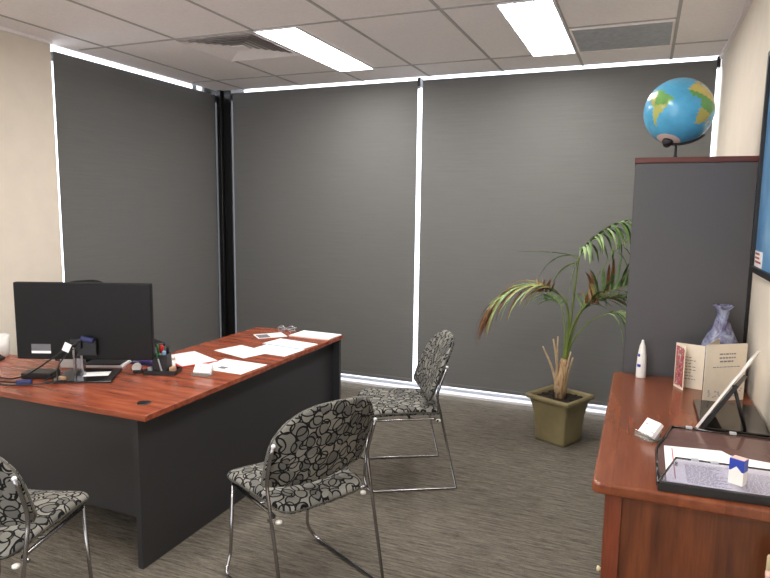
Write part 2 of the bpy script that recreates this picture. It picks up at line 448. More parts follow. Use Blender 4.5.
def sheet(name, label, cat, x, y, rz, w, h, z, t=.0012, mat='paper', marks=None, group=None):
    o = MB().box(-w / 2, w / 2, -h / 2, h / 2, 0, t).build(name, mat)
    o.location = (x, y, z); o.rotation_euler = (0, 0, rz); tag(o, label, cat, group)
    if marks:
        mm = MB(); marks(mm, t); mm.build('printed_text', ['ink', 'grey_print', 'light_blue'], o)
    return o
Z1 = DZ + .0002
f = sheet('document_folder', 'red folder under a white page beside the pen organiser', 'folder', -2.385, 2.835, R(-26), .31, .222, Z1, .004, 'red_plastic')
sheet('paper_sheet', 'white page lying on the red folder', 'paper', -2.388, 2.845, R(-26), .297, .21, DZ + .0044)
def m1(mm, t): mm.box(-.05, .0, -.07, -.03, t, t + .0003, 0, 1)
sheet('paper_sheet', 'white page with a small grey picture at the desk edge behind the card holder', 'paper', -2.062, 2.815, R(-3), .297, .235, Z1, marks=m1)
sheet('paper_sheet', 'blank white page turned askew in the middle of the loose papers', 'paper', -2.225, 3.14, R(-18), .297, .205, Z1)
sheet('paper_sheet', 'white page at the desk edge in front of the open booklet', 'paper', -2.058, 3.245, R(-5), .297, .21, DZ + .0018)
bk = thing('booklet', 'open white booklet with a pale blue lower edge', 'booklet', (-2.07, 3.44, DZ + .0004), R(-8))
MB().box(-.15, .16, -.085, .085, 0, .006, .001).build('pages', 'paper', bk)
MB().box(-.15, .16, -.092, -.085, 0, .005).build('page_edge', 'light_blue', bk)
nb = thing('notepad', 'thick white notepad on the far corner of the desk', 'notepad', (-2.055, 3.745, DZ + .0003), R(-2))
MB().box(-.15, .155, -.09, .1, 0, .008, .001).build('pages', 'paper', nb)
MB().box(-.15, .155, -.094, -.09, 0, .006).build('page_edge', 'pink', nb)
o = sheet('photo_card', 'small white card with a dark picture beside the spectacles', 'card', -2.335, 3.62, R(-42), .15, .2, DZ + .0003)
MB().box(-.05, .06, -.09, -.01, .0012, .0016).build('printed_picture', 'grey_print', o)
sp = thing('spectacles', 'folded silver spectacles at the far end of the desk', 'glasses', (-2.29, 3.76, DZ), R(15))
for s in (-1, 1):
    MB().tube([(s * .035 + .026 * math.cos(a), .004 * math.sin(a), .026 + .02 * math.sin(a)) for a in [k * PI / 8 for k in range(16)]], .003, 8, closed=True).build('lens_rim', 'chrome', sp)
    MB().tube(spline([(s * .062, 0, .034), (s * .06, .03, .03), (-s * .02, .045 + .01 * s, .012), (-s * .06, .05 + .01 * s, .004)], 4), .0025, 8).build('temple_arm', 'pale_grey', sp)
MB().tube([(-.009, 0, .032), (0, -.002, .036), (.009, 0, .032)], .0025, 8).build('bridge', 'chrome', sp)

def card_holder(label, loc, rz, tilt, w=.095, n=.016):
    t = thing('card_holder', label, 'card holder', loc, rz)
    m = MB().box(-w / 2 - .004, w / 2 + .004, -.03, .03, 0, .004, .001).box(-w / 2 - .004, w / 2 + .004, -.032, -.028, 0, .022, .001)
    m.box(-w / 2 - .004, w / 2 + .004, n / 2 + .001, n / 2 + .003, -.024, .015, 0, 0, Matrix.Translation((0, 0, .03)) @ Matrix.Rotation(-tilt, 4, 'X'))
    m.build('stand', 'acrylic', t)
    mt = Matrix.Translation((0, .0, .03)) @ Matrix.Rotation(-tilt, 4, 'X')
    MB().box(-w / 2, w / 2, -n / 2, n / 2, -.024, .03, .0005, 0, mt).build('business_cards', 'paper', t)
    k = MB(); k.box(-.02, -.014, -n / 2 - .0003, -n / 2, .008, .014, 0, 0, mt); k.box(.018, .03, -n / 2 - .0003, -n / 2, -.012, -.009, 0, 0, mt); k.box(-.005, .01, -n / 2 - .0003, -n / 2, .012, .0135, 0, 0, mt)
    k.build('printed_text', 'ink', t)
    return t
card_holder('clear business card holder with white cards on the desk edge', (-2.09, 2.60, DZ + .0003), R(12), R(38))

# pen organiser and what stands in it
org = thing('pen_organiser', 'black pen organiser with a tall cup on the desk', 'organiser', (-2.308, 2.545, DZ), R(20))
m = MB().box(-.085, .085, -.05, .05, 0, .006, .002)
for a in ((-.085, .085, -.05, -.046), (-.085, .085, .046, .05), (-.085, -.081, -.05, .05), (.081, .085, -.05, .05)): m.box(*a, 0, .024, .001)
m.box(.036, .039, -.048, .048, 0, .03)
m.build('tray', 'black_plastic', org)
m = MB()
for a in ((-.04, .036, -.036, -.033), (-.04, .036, .033, .036), (-.04, -.037, -.036, .036), (.033, .036, -.036, .036)): m.box(*a, .004, .105, .001)
m.build('pen_cup', 'black_plastic', org)
OM = Matrix.Translation((-2.308, 2.545, DZ)) @ Matrix.Rotation(R(20), 4, 'Z')
def stick(name, label, cat, a, b, r, mats, cap=.3, tipr=None):
    A, B = OM @ Vector(a), OM @ Vector(b)
    t = thing(name, label, cat, A, 0); D = B - A
    MB().tube([(0, 0, 0), D * .06, D * (1 - cap)], [r * .3, r, r], 10).build('barrel', mats[0], t)
    MB().tube([D * (1 - cap), D * .97, D], [r * 1.12, r * 1.12, (tipr or r * .7)], 10).build('cap', mats[1], t)
    return t
stick('pen', 'green pen leaning in the black pen cup', 'pen', (.0, -.02, .01), (-.016, -.022, .16), .0045, ('green_plastic', 'green_plastic'))
stick('pen', 'grey pen leaning across the front of the black pen cup', 'pen', (.014, -.041, .008), (-.016, -.04, .12), .004, ('pale_grey', 'green_plastic'))
stick('marker', 'thick white marker with red cap in the pen cup', 'pen', (-.004, .0, .01), (-.006, .004, .15), .011, ('white_plastic', 'red_plastic'), .3)
stick('marker', 'slim red-capped marker at the back of the pen cup', 'pen', (.002, .018, .01), (-.014, .02, .14), .008, ('white_plastic', 'red_plastic'), .3)
stick('marker', 'pale blue highlighter in the pen cup', 'pen', (.012, -.008, .01), (.014, -.012, .122), .010, ('light_blue', 'light_blue'))
stick('marker', 'tall black marker at the outer edge of the pen cup', 'pen', (.022, .012, .01), (.027, .012, .145), .0075, ('black_plastic', 'black_plastic'))
stick('glue_stick', 'white glue stick standing beside the pen cup', 'glue stick', (.053, .015, .008), (.053, .015, .095), .009, ('white_plastic', 'white_plastic'), .3)
o = MB().box(-.012, .012, -.018, .018, 0, .035, .006).build('eraser', 'tan'); o.location = OM @ Vector((.062, -.022, .007)); tag(o, 'tan eraser standing in the organiser tray', 'eraser')
o = MB().box(-.012, .012, -.01, .01, 0, .03, .004).build('sharpener', 'pale_grey'); o.location = OM @ Vector((-.058, -.02, .007)); tag(o, 'small grey sharpener in the organiser tray', 'sharpener')
td = thing('tape_dispenser', 'small white and black tape dispenser left of the pen organiser', 'tape dispenser', (-2.432, 2.49, DZ), R(30))
MB().box(-.02, .03, -.012, .012, 0, .02, .004).build('body', 'black_plastic', td)
MB().tube([(0, -.011, .03), (0, .011, .03)], .023, 20).build('tape_roll', 'white_plastic', td)
st = thing('stapler', 'blue and purple stapler lying behind the pen organiser', 'stapler', (-2.53, 2.64, DZ), R(8))
MB().box(-.075, .07, -.014, .014, 0, .01, .003).build('base', 'navy_plastic', st)
MB().box(-.075, .055, -.012, .012, .014, .032, .006).build('handle', 'purple_plastic', st)
MB().box(-.06, -.02, -.0125, .0125, .012, .02, .003).build('hinge', 'pale_grey', st)

# ---------------------------------------------------------------- monitor and desk clutter
mon = thing('computer_monitor', 'black computer monitor seen from behind on the desk', 'monitor', (-2.64, 2.30, DZ), math.atan2(.38, .925))
T0 = Matrix.Translation((.0465, 0, .292))
b = MB().box(-.346, .346, -.012, .02, -.197, .197, .006, 0, T0)
b.build('rear_shell', 'matt_black', mon)
MB().box(-.338, .338, .0195, .0215, -.19, .19, 0, 0, T0).build('screen', 'gloss_black', mon)
p = MB().box(-.06, .06, -.04, -.03, -.105, -.085, .002, 0, T0).box(-.02, .07, -.037, -.02, -.17, -.085, .003, 0, T0); p.build('port_panel', 'black_plastic', mon)
lb = MB().box(-.27, -.172, -.0126, -.0118, -.152, -.118, 0, 0, T0).box(-.27, -.172, -.0127, -.0118, -.166, -.153, 0, 1, T0)
lb.build('rating_label', ['grey_print', 'paper'], mon)
MB().box(-.014, .0, -.02, .01, .008, .16, .004).box(.024, .04, -.02, .01, .008, .16, .004).box(-.002, .028, -.012, .006, .012, .16, .002, 0).build('neck', 'chrome', mon)
MB().prism([(-.06, -.125), (.215, -.105), (.17, .135), (-.1, .135), (-.1, -.06)], 0, .012, .003).build('base', 'gloss_black', mon)
MM = Matrix.Translation((-2.64, 2.30, DZ)) @ Matrix.Rotation(math.atan2(.38, .925), 4, 'Z')
def W(p): return tuple(MM @ Vector(p))
vg = thing('video_cable', 'black video cable with blue plug hanging from the monitor', 'cable', (0, 0, 0))
MB().tube(spline([W(p) for p in [(.045, -.06, .2), (-.02, -.085, .16), (-.1, -.09, .105), (-.2, -.085, .04), (-.29, -.07, .008), (-.37, -.05, .006), (-.5, -.06, .006), (-.54, -.11, .006), (-.47, -.15, .006), (-.35, -.12, .006), (-.22, -.15, .012)]], 6), .004, 8).build('cord', 'black_plastic', vg)
MB().box(-.03, .035, -.012, .012, -.011, .011, .004, 0, MM @ Matrix.Translation((.08, -.052, .21)) @ Matrix.Rotation(R(12), 4, 'Y')).build('plug', 'navy_plastic', vg)
MB().box(-.04, .03, -.014, .014, -.012, .012, .005, 0, MM @ Matrix.Translation((-.185, -.15, .014)) @ Matrix.Rotation(R(10), 4, 'Z')).build('plug', 'navy_plastic', vg)
MB().box(-.018, .018, -.001, .001, -.025, .02, .0005, 0, MM @ Matrix.Translation((-.003, -.09, .178)) @ Matrix.Rotation(R(25), 4, 'Y')).build('tag', 'paper', vg)
pw = thing('power_cable', 'thin black power cable looping down behind the monitor base', 'cable', (0, 0, 0))
MB().tube(spline([W(p) for p in [(.035, -.045, .17), (.0, -.075, .15), (-.045, -.09, .09), (-.055, -.1, .04), (-.04, -.14, .016), (-.12, -.16, .008), (-.2, -.18, .006), (-.34, -.17, .006), (-.46, -.2, .006), (-.56, -.25, .005), (-.62, -.26, .005)]], 6), .0035, 8).build('cord', 'black_plastic', pw)
MB().box(-.014, .014, -.01, .01, -.03, .02, .004, 0, MM @ Matrix.Translation((.035, -.044, .19))).build('plug', 'black_plastic', pw)
ad = thing('power_adapter', 'flat black power adapter box among cables on the desk', 'adapter', W((-.165, .0, 0)), math.atan2(.38, .925))
MB().box(-.1, .05, -.05, .05, 0, .03, .005).build('body', 'black_plastic', ad)
MB().tube(spline([(.05, 0, .015), (.062, -.05, .014), (.05, -.085, .01), (.08, -.13, .008), (.15, -.12, .016)], 5), .005, 8).build('cord', 'black_plastic', ad)
o = MB().box(-.012, .02, -.01, .01, 0, .018, .004).build('cable_clip', 'tan'); o.location = W((-.03, -.10, .013)); tag(o, 'small tan cable clip on the monitor base', 'clip')
o = MB().box(-.04, .045, -.02, .02, 0, .1, .003).build('tissue_box', 'white_plastic'); o.location = (-2.85, 2.43, DZ); o.rotation_euler = (0, 0, R(20)); tag(o, 'small white box standing behind the monitor stand', 'box')
o = sheet('paper_note', 'small white note lying on the monitor base', 'paper', *W((.09, .02, 0))[:2], R(35), .12, .08, DZ + .0125)
nt = thing('notebook', 'black notebook with white pages behind the monitor', 'notebook', (-2.70, 2.56, DZ + .0004), R(24))
MB().box(-.1, .1, -.07, .07, 0, .014, .001).build('pages', 'paper', nt)
MB().box(-.102, .09, -.072, .072, .0142, .022, .001).build('cover', 'black_plastic', nt)
cup = thing('mug', 'white mug standing on the left end of the desk', 'mug', (-3.405, 2.447, DZ))
MB().lathe([(0, .0), (.034, 0), (.04, .006), (.045, .06), (.046, .125), (.043, .125), (.041, .06), (.036, .012), (0, .01)], 32).build('cup', 'white_plastic', cup)
MB().tube(bez((-.044, 0, .1), (-.085, 0, .1), (-.08, 0, .03), (-.042, 0, .03)), .005, 8).build('handle', 'white_plastic', cup)
ph = thing('card_reader', 'small black card reader in front of the white mug', 'card reader', (-3.35, 2.36, DZ + .0003), R(25))
MB().prism([(-.045, 0), (.045, 0), (.045, .01), (-.02, .05), (-.045, .05)], -.035, .035, .003, 0, Matrix.Rotation(R(90), 4, 'X')).build('body', 'black_plastic', ph)
kp = MB()
for i in range(3):
    for j in range(3): kp.box(.0 + i * .012, .008 + i * .012, -.02 + j * .014, -.01 + j * .014, .03 - i * .0074, .034 - i * .0074)
kp.build('keypad', 'grey_print', ph)

# ---------------------------------------------------------------- chairs
def pad(outline, mp, t, dome, name, parent):
    """domed cushion from an outline (u,v); mp maps (u,v,w) to the chair's space"""
    bm = bmesh.new(); uvl = bm.loops.layers.uv.new('UVMap'); n = len(outline)
    cu = sum(p[0] for p in outline) / n; cv = sum(p[1] for p in outline) / n
    prof = [(0, 1), (.3, .98), (.55, .93), (.75, .85), (.88, .72), (.95, .55), (.985, .3), (1.0, 0)]
    seq = [(k, +1, h) for k, h in prof] + [(k, -1, h) for k, h in prof[::-1][1:]]
    rings = []; U = {}
    for k, sg, h in seq:
        w = sg * (t / 2) * (h if k > .8 else (h * .85 + .15 * 1) + dome * (1 - k) if sg > 0 else .9 * h + .1)
        if k == 0:
            v = bm.verts.new(mp(cu, cv, w)); U[v] = (cu, cv + (0 if sg > 0 else .31)); rings.append([v])
        else:
            rg = []
            for p in outline:
                u_, v_ = cu + (p[0] - cu) * k, cv + (p[1] - cv) * k
                v = bm.verts.new(mp(u_, v_, w)); U[v] = (u_, v_ + (0 if sg > 0 else .31)); rg.append(v)
            rings.append(rg)
    for A, B in zip(rings, rings[1:]):
        for i in range(n):
            j = (i + 1) % n
            vs = []
            for v in (A[i % len(A)], A[j % len(A)], B[j % len(B)], B[i % len(B)]):
                if v not in vs: vs.append(v)
            f = bm.faces.new(vs); f.smooth = True
            for lp in f.loops: lp[uvl].uv = U[lp.vert]
    bmesh.ops.recalc_face_normals(bm, faces=bm.faces[:])
    me = bpy.data.meshes.new(name); bm.to_mesh(me); bm.free(); me.materials.append(M['fabric'])
    o = bpy.data.objects.new(name, me); C.objects.link(o); o.parent = parent
    return o
def rounded(pts, rad, n=8):
    """closed polygon with rounded corners, then resampled edges"""
    P = [Vector((*p, 0)) for p in pts]; o = []; N = len(P)
    for i in range(N):
        a = P[i - 1] - P[i]; c = P[(i + 1) % N] - P[i]; r = rad[i]
        A = P[i] + a.normalized() * r; B = P[i] + c.normalized() * r
        for j in range(n + 1):
            t = j / n; q = A * (1 - t) ** 2 + P[i] * 2 * t * (1 - t) + B * t * t; o.append((q.x, q.y))
    r = []
    for i in range(len(o)):
        a, b_ = Vector(o[i]), Vector(o[(i + 1) % len(o)]); k = max(1, int((b_ - a).length / .03))
        for j in range(k): r.append(tuple(a + (b_ - a) * j / k))
    return r
def make_chair(label):
    t = thing('visitor_chair', label, 'chair', group='patterned visitor chairs')
    seat_o = rounded([(-.205, -.195), (.205, -.195), (.232, .272), (-.232, .272)], [.07, .07, .075, .075])
    def smap(u, v, w):
        drop = -.012 * max(0, (v - .12) / .15) ** 2 + .012 * (u / .23) ** 2 - .012 * max(0, (-v - .05) / .15)
        return (u, v, .448 + w + drop)
    pad(seat_o, smap, .07, .1, 'seat', t)
    bo = []
    hw = .25
    # half-moon outline: bowed lower edge, broad arched top
    low = [(-hw + .018 + (2 * hw - .036) * k / 14, -.022 - .026 * math.sin(PI * k / 14)) for k in range(15)]
    bo += low
    for k in range(25):
        a = PI * k / 24; c, s = math.cos(a), math.sin(a)
        bo.append((hw * (abs(c) ** .68) * (1 if c >= 0 else -1), .125 + .195 * (abs(s) ** .95)))
    # smooth joins at the sides
    bo = [bo[i] for i in range(len(bo))]
    bo = bo[:15] + [(hw - .003, .002), (hw, .05)] + bo[15:] + [(-hw, .05), (-hw + .003, .002)]
    def bmap(u, v, w):
        y = -.138 - .38 * v - .1 * v * v + .036 * (u / hw) ** 2
        return (u, y + w, .546 + v * 1.02)
    pad(bo, bmap, .05, .0, 'backrest', t)
    for s in (-1, 1):
        path = [(s * .243, -.196, .722), (s * .245, -.169, .65), (s * .243, -.14, .56), (s * .24, -.268, .0085), (s * .238, .24, .0085), (s * .2, .262, .075), (s * .196, .235, .415)]
        MB().tube(fillet([path[0], path[1], path[2], path[3]], .04) + fillet([path[3], path[4], path[5], path[6]], .035)[1:], .0075, 10).build('sled_leg', 'chrome', t)
        MB().tube(fillet([(s * .196, .235, .41), (s * .2, .0, .41), (s * .205, -.14, .412), (s * .241, -.15, .412)], .03), .0075, 10).build('seat_rail', 'chrome', t)
        MB().lathe([(0, -.004), (.008, -.004), (.0082, .003), (.005, .007), (0, .008)], 14, 0, Matrix.Translation((s * .243, -.196, .722))).build('end_cap', 'white_metal', t)
        MB().lathe([(0, 0), (.013, 0), (.013, .008), (.006, .012), (0, .012)], 14, 0, Matrix.Translation((s * .205, -.165, .396))).build('stacking_bumper', 'white_plastic', t)
    MB().tube([(-.2, .0, .41), (.2, 0, .41)], .007, 8).build('cross_bar', 'chrome', t)
    return t
ch = make_chair('loop-patterned visitor chair seen from behind at the desk front')
ch.location = (-1.278, 2.205, 0); ch.rotation_euler = (0, 0, R(152.5 - 90))
for (x, y, a, lab) in ((-1.262, 3.41, 210, 'loop-patterned visitor chair seen side-on at the far end of the desk'),
                       (-2.113, 1.444, 106.5, 'loop-patterned visitor chair partly cut off at the lower left')):
    c = dup(ch); c.location = (x, y, 0); c.rotation_euler = (0, 0, R(a - 90)); c['label'] = lab

# office chair behind the desk
oc = thing('office_chair', 'black office chair mostly hidden behind the monitor', 'chair', (-3.22, 3.0, 0), R(-23 - 90))
m = MB()
for k in range(5):
    a = k * 2 * PI / 5 + .3
    m.tube([(0, 0, .1), (.27 * math.cos(a), .27 * math.sin(a), .075)], [.028, .018], 10)
m.build('star_base', 'black_plastic', oc)
for k in range(5):
    a = k * 2 * PI / 5 + .3
    MB().tube([(.27 * math.cos(a) - .02 * math.sin(a), .27 * math.sin(a) + .02 * math.cos(a), .03), (.27 * math.cos(a) + .02 * math.sin(a), .27 * math.sin(a) - .02 * math.cos(a), .03)], .03, 14).build('caster', 'black_plastic', oc)
MB().tube([(0, 0, .1), (0, 0, .42)], .025, 14).build('gas_lift', 'black_metal', oc)
MB().box(-.25, .25, -.23, .25, .42, .5, .035, seg=4).build('seat', 'matt_black', oc)
bm_ = MB(); bm_.merge(MB().prism(rounded([(-.2, 0), (.2, 0), (.17, .555), (-.17, .555)], [.06, .06, .13, .13]), -.03, .03, .02, 0, None, 3).bm, Matrix.Translation((0, -.235, .54)) @ Matrix.Rotation(R(96), 4, 'X'))
bm_.build('backrest', 'matt_black', oc)
MB().tube(spline([(0, -.05, .43), (0, -.26, .42), (0, -.31, .52), (0, -.3, .75)], 5), .02, 10).build('back_support', 'black_plastic', oc)
for s in (-1, 1):
    MB().tube(fillet([(s * .22, 0, .45), (s * .29, .05, .46), (s * .29, .08, .68)], .04), .016, 10).build('arm_post', 'black_plastic', oc)
    MB().box(s * .29 - .035, s * .29 + .035, -.05, .24, .675, .705, .014, seg=4).build('armrest', 'black_plastic', oc)

# ---------------------------------------------------------------- tall cabinet, globe
cab = thing('tall_cabinet', 'tall slate grey cabinet with dark wood top carrying the globe', 'cabinet', (.183, 3.45, 0))
MB().box(-.232, .235, -.45, .45, .0, 1.808, .001).build('body', 'cabinet', cab)
MB().box(-.238, .24, -.456, .455, 1.8085, 1.832, .002).build('cabinet_top', 'cab_top', cab)
MB().box(.236, .25, -.44, .44, 0, 1.79).build('black_strip', 'black_metal', cab)  # black strip filling the gap between cabinet and wall
for y0, y1, k in ((-.448, -.002, -.03), (.002, .448, .03)):
    d = MB().box(-.2345, -.2322, y0, y1, .08, 1.795, .0005).build('door', 'cabinet', cab)
    MB().box(-.2355, -.2344, k - .006, k + .006, .86, .98, .001).build('finger_pull', 'black_plastic', d)

GC = Vector((.114, 3.21, 2.05)); GR = .148
camr, camu, camf = Vector((.9245, .3809, .0124)), Vector((-.0601, .1137, .9917)), Vector((-.3763, .9176, -.128))
view = (GC - Vector((0, 0, 1.6))).normalized()
ri = (camr - view * camr.dot(view)).normalized(); up = ri.cross(view)
S = (ri * -.2 - up * .86 - view * .47).normalized(); Nn = -S
e0 = (-view); e0 = (e0 - Nn * e0.dot(Nn)).normalized(); e1 = Nn.cross(e0)
LON0 = -20
LAND = {
 'sam': [(-80, 8), (-72, 12), (-60, 9), (-50, 1), (-35, -6), (-39, -16), (-48, -26), (-57, -36), (-65, -43), (-68, -54), (-74, -52), (-73, -40), (-70, -20), (-77, -12), (-81, -4)],
 'afr': [(-17, 15), (-16, 22), (-9, 32), (-5, 36), (10, 37), (20, 32), (32, 31), (36, 22), (43, 12), (51, 12), (46, 3), (40, -5), (40, -16), (35, -23), (32, -29), (26, -34), (19, -34), (14, -24), (12, -14), (13, -6), (9, 0), (9, 4), (0, 5), (-8, 4), (-13, 8)],
 'eur': [(-9, 37), (-9, 43), (-2, 44), (-4, 48), (3, 51), (8, 54), (10, 58), (6, 60), (14, 68), (28, 71), (60, 70), (100, 75), (110, 60), (110, 20), (95, 18), (80, 8), (72, 20), (60, 25), (52, 24), (58, 20), (45, 13), (36, 28), (35, 36), (27, 37), (22, 37), (18, 40), (12, 38), (12, 44), (4, 43), (-2, 37)],
 'nam': [(-80, 9), (-88, 15), (-97, 16), (-108, 23), (-122, 35), (-124, 48), (-150, 60), (-165, 65), (-150, 71), (-100, 72), (-80, 72), (-62, 58), (-56, 52), (-66, 44), (-74, 40), (-81, 31), (-81, 25), (-90, 30), (-97, 26), (-95, 18), (-88, 20), (-84, 12)],
 'grl': [(-45, 60), (-55, 70), (-65, 78), (-35, 83), (-20, 78), (-25, 70), (-38, 65)],
 'mad': [(44, -24), (47, -25), (50, -15), (48, -13), (44, -17)],
}
def inside(lon, lat, P):
    c = False; j = len(P) - 1
    for i in range(len(P)):
        if (P[i][1] > lat) != (P[j][1] > lat) and lon < (P[j][0] - P[i][0]) * (lat - P[i][1]) / (P[j][1] - P[i][1]) + P[i][0]: c = not c
        j = i
    return c
globe = thing('desk_globe', 'world globe with blue oceans standing on the tall cabinet', 'globe', (GC.x, GC.y, 1.832))
bm = bmesh.new(); cl = bm.loops.layers.float_color.new('map')
NLO, NLA = 240, 130
cols = {}; rings = []
rnd = random.Random(3)
for i in range(NLA + 1):
    la = -90 + 180 * i / NLA; ring = []
    for j in range(NLO if 0 < i < NLA else 1):
        lo = -180 + 360 * j / NLO
        d = e0 * (math.cos(R(la)) * math.cos(R(lo - LON0))) + e1 * (math.cos(R(la)) * math.sin(R(lo - LON0))) + Nn * math.sin(R(la))
        v = bm.verts.new(GC - Vector((GC.x, GC.y, 1.832)) + d * GR); ring.append(v)
        jl, jt = lo + 1.5 * math.sin(la * .9) + .8 * math.sin(lo * 1.3), la + 1.2 * math.sin(lo * .7)
        c = (84, 164, 202)
        if la < -70: c = (222, 200, 188)
        else:
            for k, P in LAND.items():
                if inside(jl, jt, P):
                    if k == 'grl': c = (232, 236, 236)
                    elif k == 'afr': c = (196, 178, 96) if jt > 14 else ((98, 156, 84) if jt > -8 else (184, 172, 92))
                    elif k == 'sam': c = (116, 168, 92) if jt > -18 and jl > -68 else (172, 176, 96)
                    else: c = (190, 172, 100)
                    break
        cols[v] = lin(c)
    rings.append(ring)
for A, B in zip(rings, rings[1:]):
    n = max(len(A), len(B))
    for k in range(n):
        vs = []
        for v in (A[k % len(A)], A[(k + 1) % len(A)], B[(k + 1) % len(B)], B[k % len(B)]):
            if v not in vs: vs.append(v)
        if len(vs) > 2:
            f = bm.faces.new(vs); f.smooth = True
            for lp in f.loops: lp[cl] = cols[lp.vert]
bmesh.ops.recalc_face_normals(bm, faces=bm.faces[:])
me = bpy.data.meshes.new('ball'); bm.to_mesh(me); bm.free(); me.materials.append(M['globe'])
o = bpy.data.objects.new('ball', me); C.objects.link(o); o.parent = globe
cz = Vector((0, 0, GC.z - 1.832))
gp = (ri - S * ri.dot(S)).normalized()
arm = [cz + (S * math.cos(a) + gp * math.sin(a)) * (GR + .012) for a in [R(-4) + k * R(62) / 14 for k in range(15)]]
MB().tube(arm, .0055, 10).build('meridian_arm', 'black_plastic', globe)
MB().tube([cz + S * (GR - .002), cz + S * (GR + .008), cz + S * (GR + .026)], [.024, .024, .012], 16).build('hub', 'black_plastic', globe)
lo = min(arm, key=lambda p: p.z)
MB().tube([lo, (lo.x, lo.y, .02), (lo.x, lo.y, .008)], [.005, .006, .012], 10).lathe([(0, 0), (.03, 0), (.03, .006), (.012, .012), (0, .012)], 24, 0, Matrix.Translation((lo.x, lo.y, 0))).build('stand', 'black_plastic', globe)

# ---------------------------------------------------------------- sideboard
SZ = .873
sb = thing('wooden_sideboard', 'cherry-stained wooden sideboard along the cream wall', 'sideboard', (.17, 2.35, 0))
poly = rounded([(-.259, -.637), (.262, -.637), (.262, .637), (-.259, .637)], [.02, .014, .014, .014], 4)
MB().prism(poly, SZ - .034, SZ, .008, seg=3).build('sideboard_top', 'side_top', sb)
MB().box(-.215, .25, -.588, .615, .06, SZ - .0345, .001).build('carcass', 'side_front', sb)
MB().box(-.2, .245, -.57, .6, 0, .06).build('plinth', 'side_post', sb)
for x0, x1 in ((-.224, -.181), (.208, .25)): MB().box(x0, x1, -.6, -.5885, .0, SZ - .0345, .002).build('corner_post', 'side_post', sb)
for k in range(3):
    y0 = -.575 + k * .395; y1 = y0 + .385
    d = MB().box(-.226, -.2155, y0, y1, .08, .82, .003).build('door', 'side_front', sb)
    MB().lathe([(0, 0), (.004, 0), (.004, .004), (.008, .008), (.008, .013), (0, .015)], 16, 0, Matrix.Translation((-.226, y0 + .1, .535)) @ Matrix.Rotation(R(-90), 4, 'Y')).build('knob', 'cream_plastic', d)

# things on the sideboard
v = MB().lathe([(0, 0), (.05, 0), (.056, .008), (.075, .06), (.083, .11), (.08, .15), (.064, .2), (.042, .245), (.027, .285), (.023, .305), (.026, .33), (.04, .346), (.041, .35), (.036, .349), (.022, .33), (.019, .305), (.023, .28), (.03, .26), (0, .255)], 40).build('vase', 'vase')
v.location = (.322, 2.885, SZ); tag(v, 'mottled blue glazed vase with a flared rim behind the cards', 'vase')
tb = thing('glue_bottle', 'white tapered bottle standing on the sideboard corner', 'bottle', (.026, 2.925, SZ))
MB().lathe([(0, 0), (.0195, 0), (.0205, .004), (.0205, .05), (.018, .1), (.012, .14), (.006, .158), (.0045, .168), (0, .168)], 24).build('body', 'white_plastic', tb)
m = MB()
def wrap(a0, a1, z0, z1, r):
    n = 4
    for k in range(n):
        a, b_ = a0 + (a1 - a0) * k / n, a0 + (a1 - a0) * (k + 1) / n
        m.quad((r * math.cos(a), r * math.sin(a), z0), (r * math.cos(b_), r * math.sin(b_), z0), (r * math.cos(b_), r * math.sin(b_), z1), (r * math.cos(a), r * math.sin(a), z1))
wrap(R(215), R(262), .05, .062, .0212); wrap(R(210), R(245), .095, .108, .0192)
m.build('label_print', 'blue_plastic', tb)
def leaf_panel(mb, a, b_, z0, z1, t, mi=0):
    a, b_ = Vector((*a, 0)), Vector((*b_, 0)); d = (b_ - a).normalized(); n = Vector((-d.y, d.x, 0)) * t
    bmx = bmesh.new(); f = bmx.faces.new([bmx.verts.new(p) for p in (a, b_, b_ + n, a + n)])
    ex = bmesh.ops.extrude_face_region(bmx, geom=[f]); bmesh.ops.translate(bmx, verts=[x for x in ex['geom'] if isinstance(x, bmesh.types.BMVert)], vec=(0, 0, z1 - z0))
    bmesh.ops.translate(bmx, verts=bmx.verts[:], vec=(0, 0, z0)); bmesh.ops.recalc_face_normals(bmx, faces=bmx.faces[:])
    for f in bmx.faces: f.material_index = mi
    mb.merge(bmx)
def face_mat(a, b_):
    """local x along the page, y up the page, z out of the face that looks at -normal"""
    a, b_ = Vector((*a, 0)), Vector((*b_, 0)); d = (b_ - a).normalized(); n = Vector((d.y, -d.x, 0))
    return Matrix(((d.x, 0, n.x, a.x), (d.y, 0, n.y, a.y), (0, 1, 0, 0), (0, 0, 0, 1)))
g1 = thing('greeting_card', 'cream greeting card with a picture cover standing behind another card', 'card', (.156, 2.845, SZ))
m = MB(); leaf_panel(m, (0, 0), (.105, -.03), 0, .185, .0012); leaf_panel(m, (.032, -.068), (0, 0), 0, .185, .0012); m.build('card_leaf', 'cream_paper', g1)
m = MB(); m.box(-.068, -.006, .008, .176, .0003, .0008, 0, 0, face_mat((0, 0), (-.032, .068)) @ Matrix.Rotation(0, 4, 'Z'))
fm = face_mat((.032, -.068), (0, 0))
m.bm.free(); m = MB(); m.box(.006, .069, .01, .175, -.0018, -.0013, 0, 0, fm); m.build('cover_picture', 'cover', g1)
m = MB(); words(m, .012, .085, .13, .013, 8, .0003, .003, 0, face_mat((0, 0), (.105, -.03)), False, 4); m.build('printed_text', 'ink', g1)
g2 = thing('greeting_card', 'tall cream greeting card with centred printed verse in front of the vase', 'card', (.248, 2.635, SZ))
m = MB(); leaf_panel(m, (0, 0), (.152, .105), 0, .225, .0012); leaf_panel(m, (.06, .16), (0, 0), 0, .225, .0012); m.build('card_leaf', 'cream_paper', g2)
fm = face_mat((0, 0), (.152, .105))
m = MB(); words(m, .045, .15, .186, .015, 2, .0003, .0055, 0, fm, True, 8); words(m, .06, .13, .157, .02, 1, .0003, .006, 0, fm, True, 5); words(m, .03, .165, .135, .012, 1, .0003, .003, 0, fm, True, 6)
m.build('printed_text', 'ink', g2)
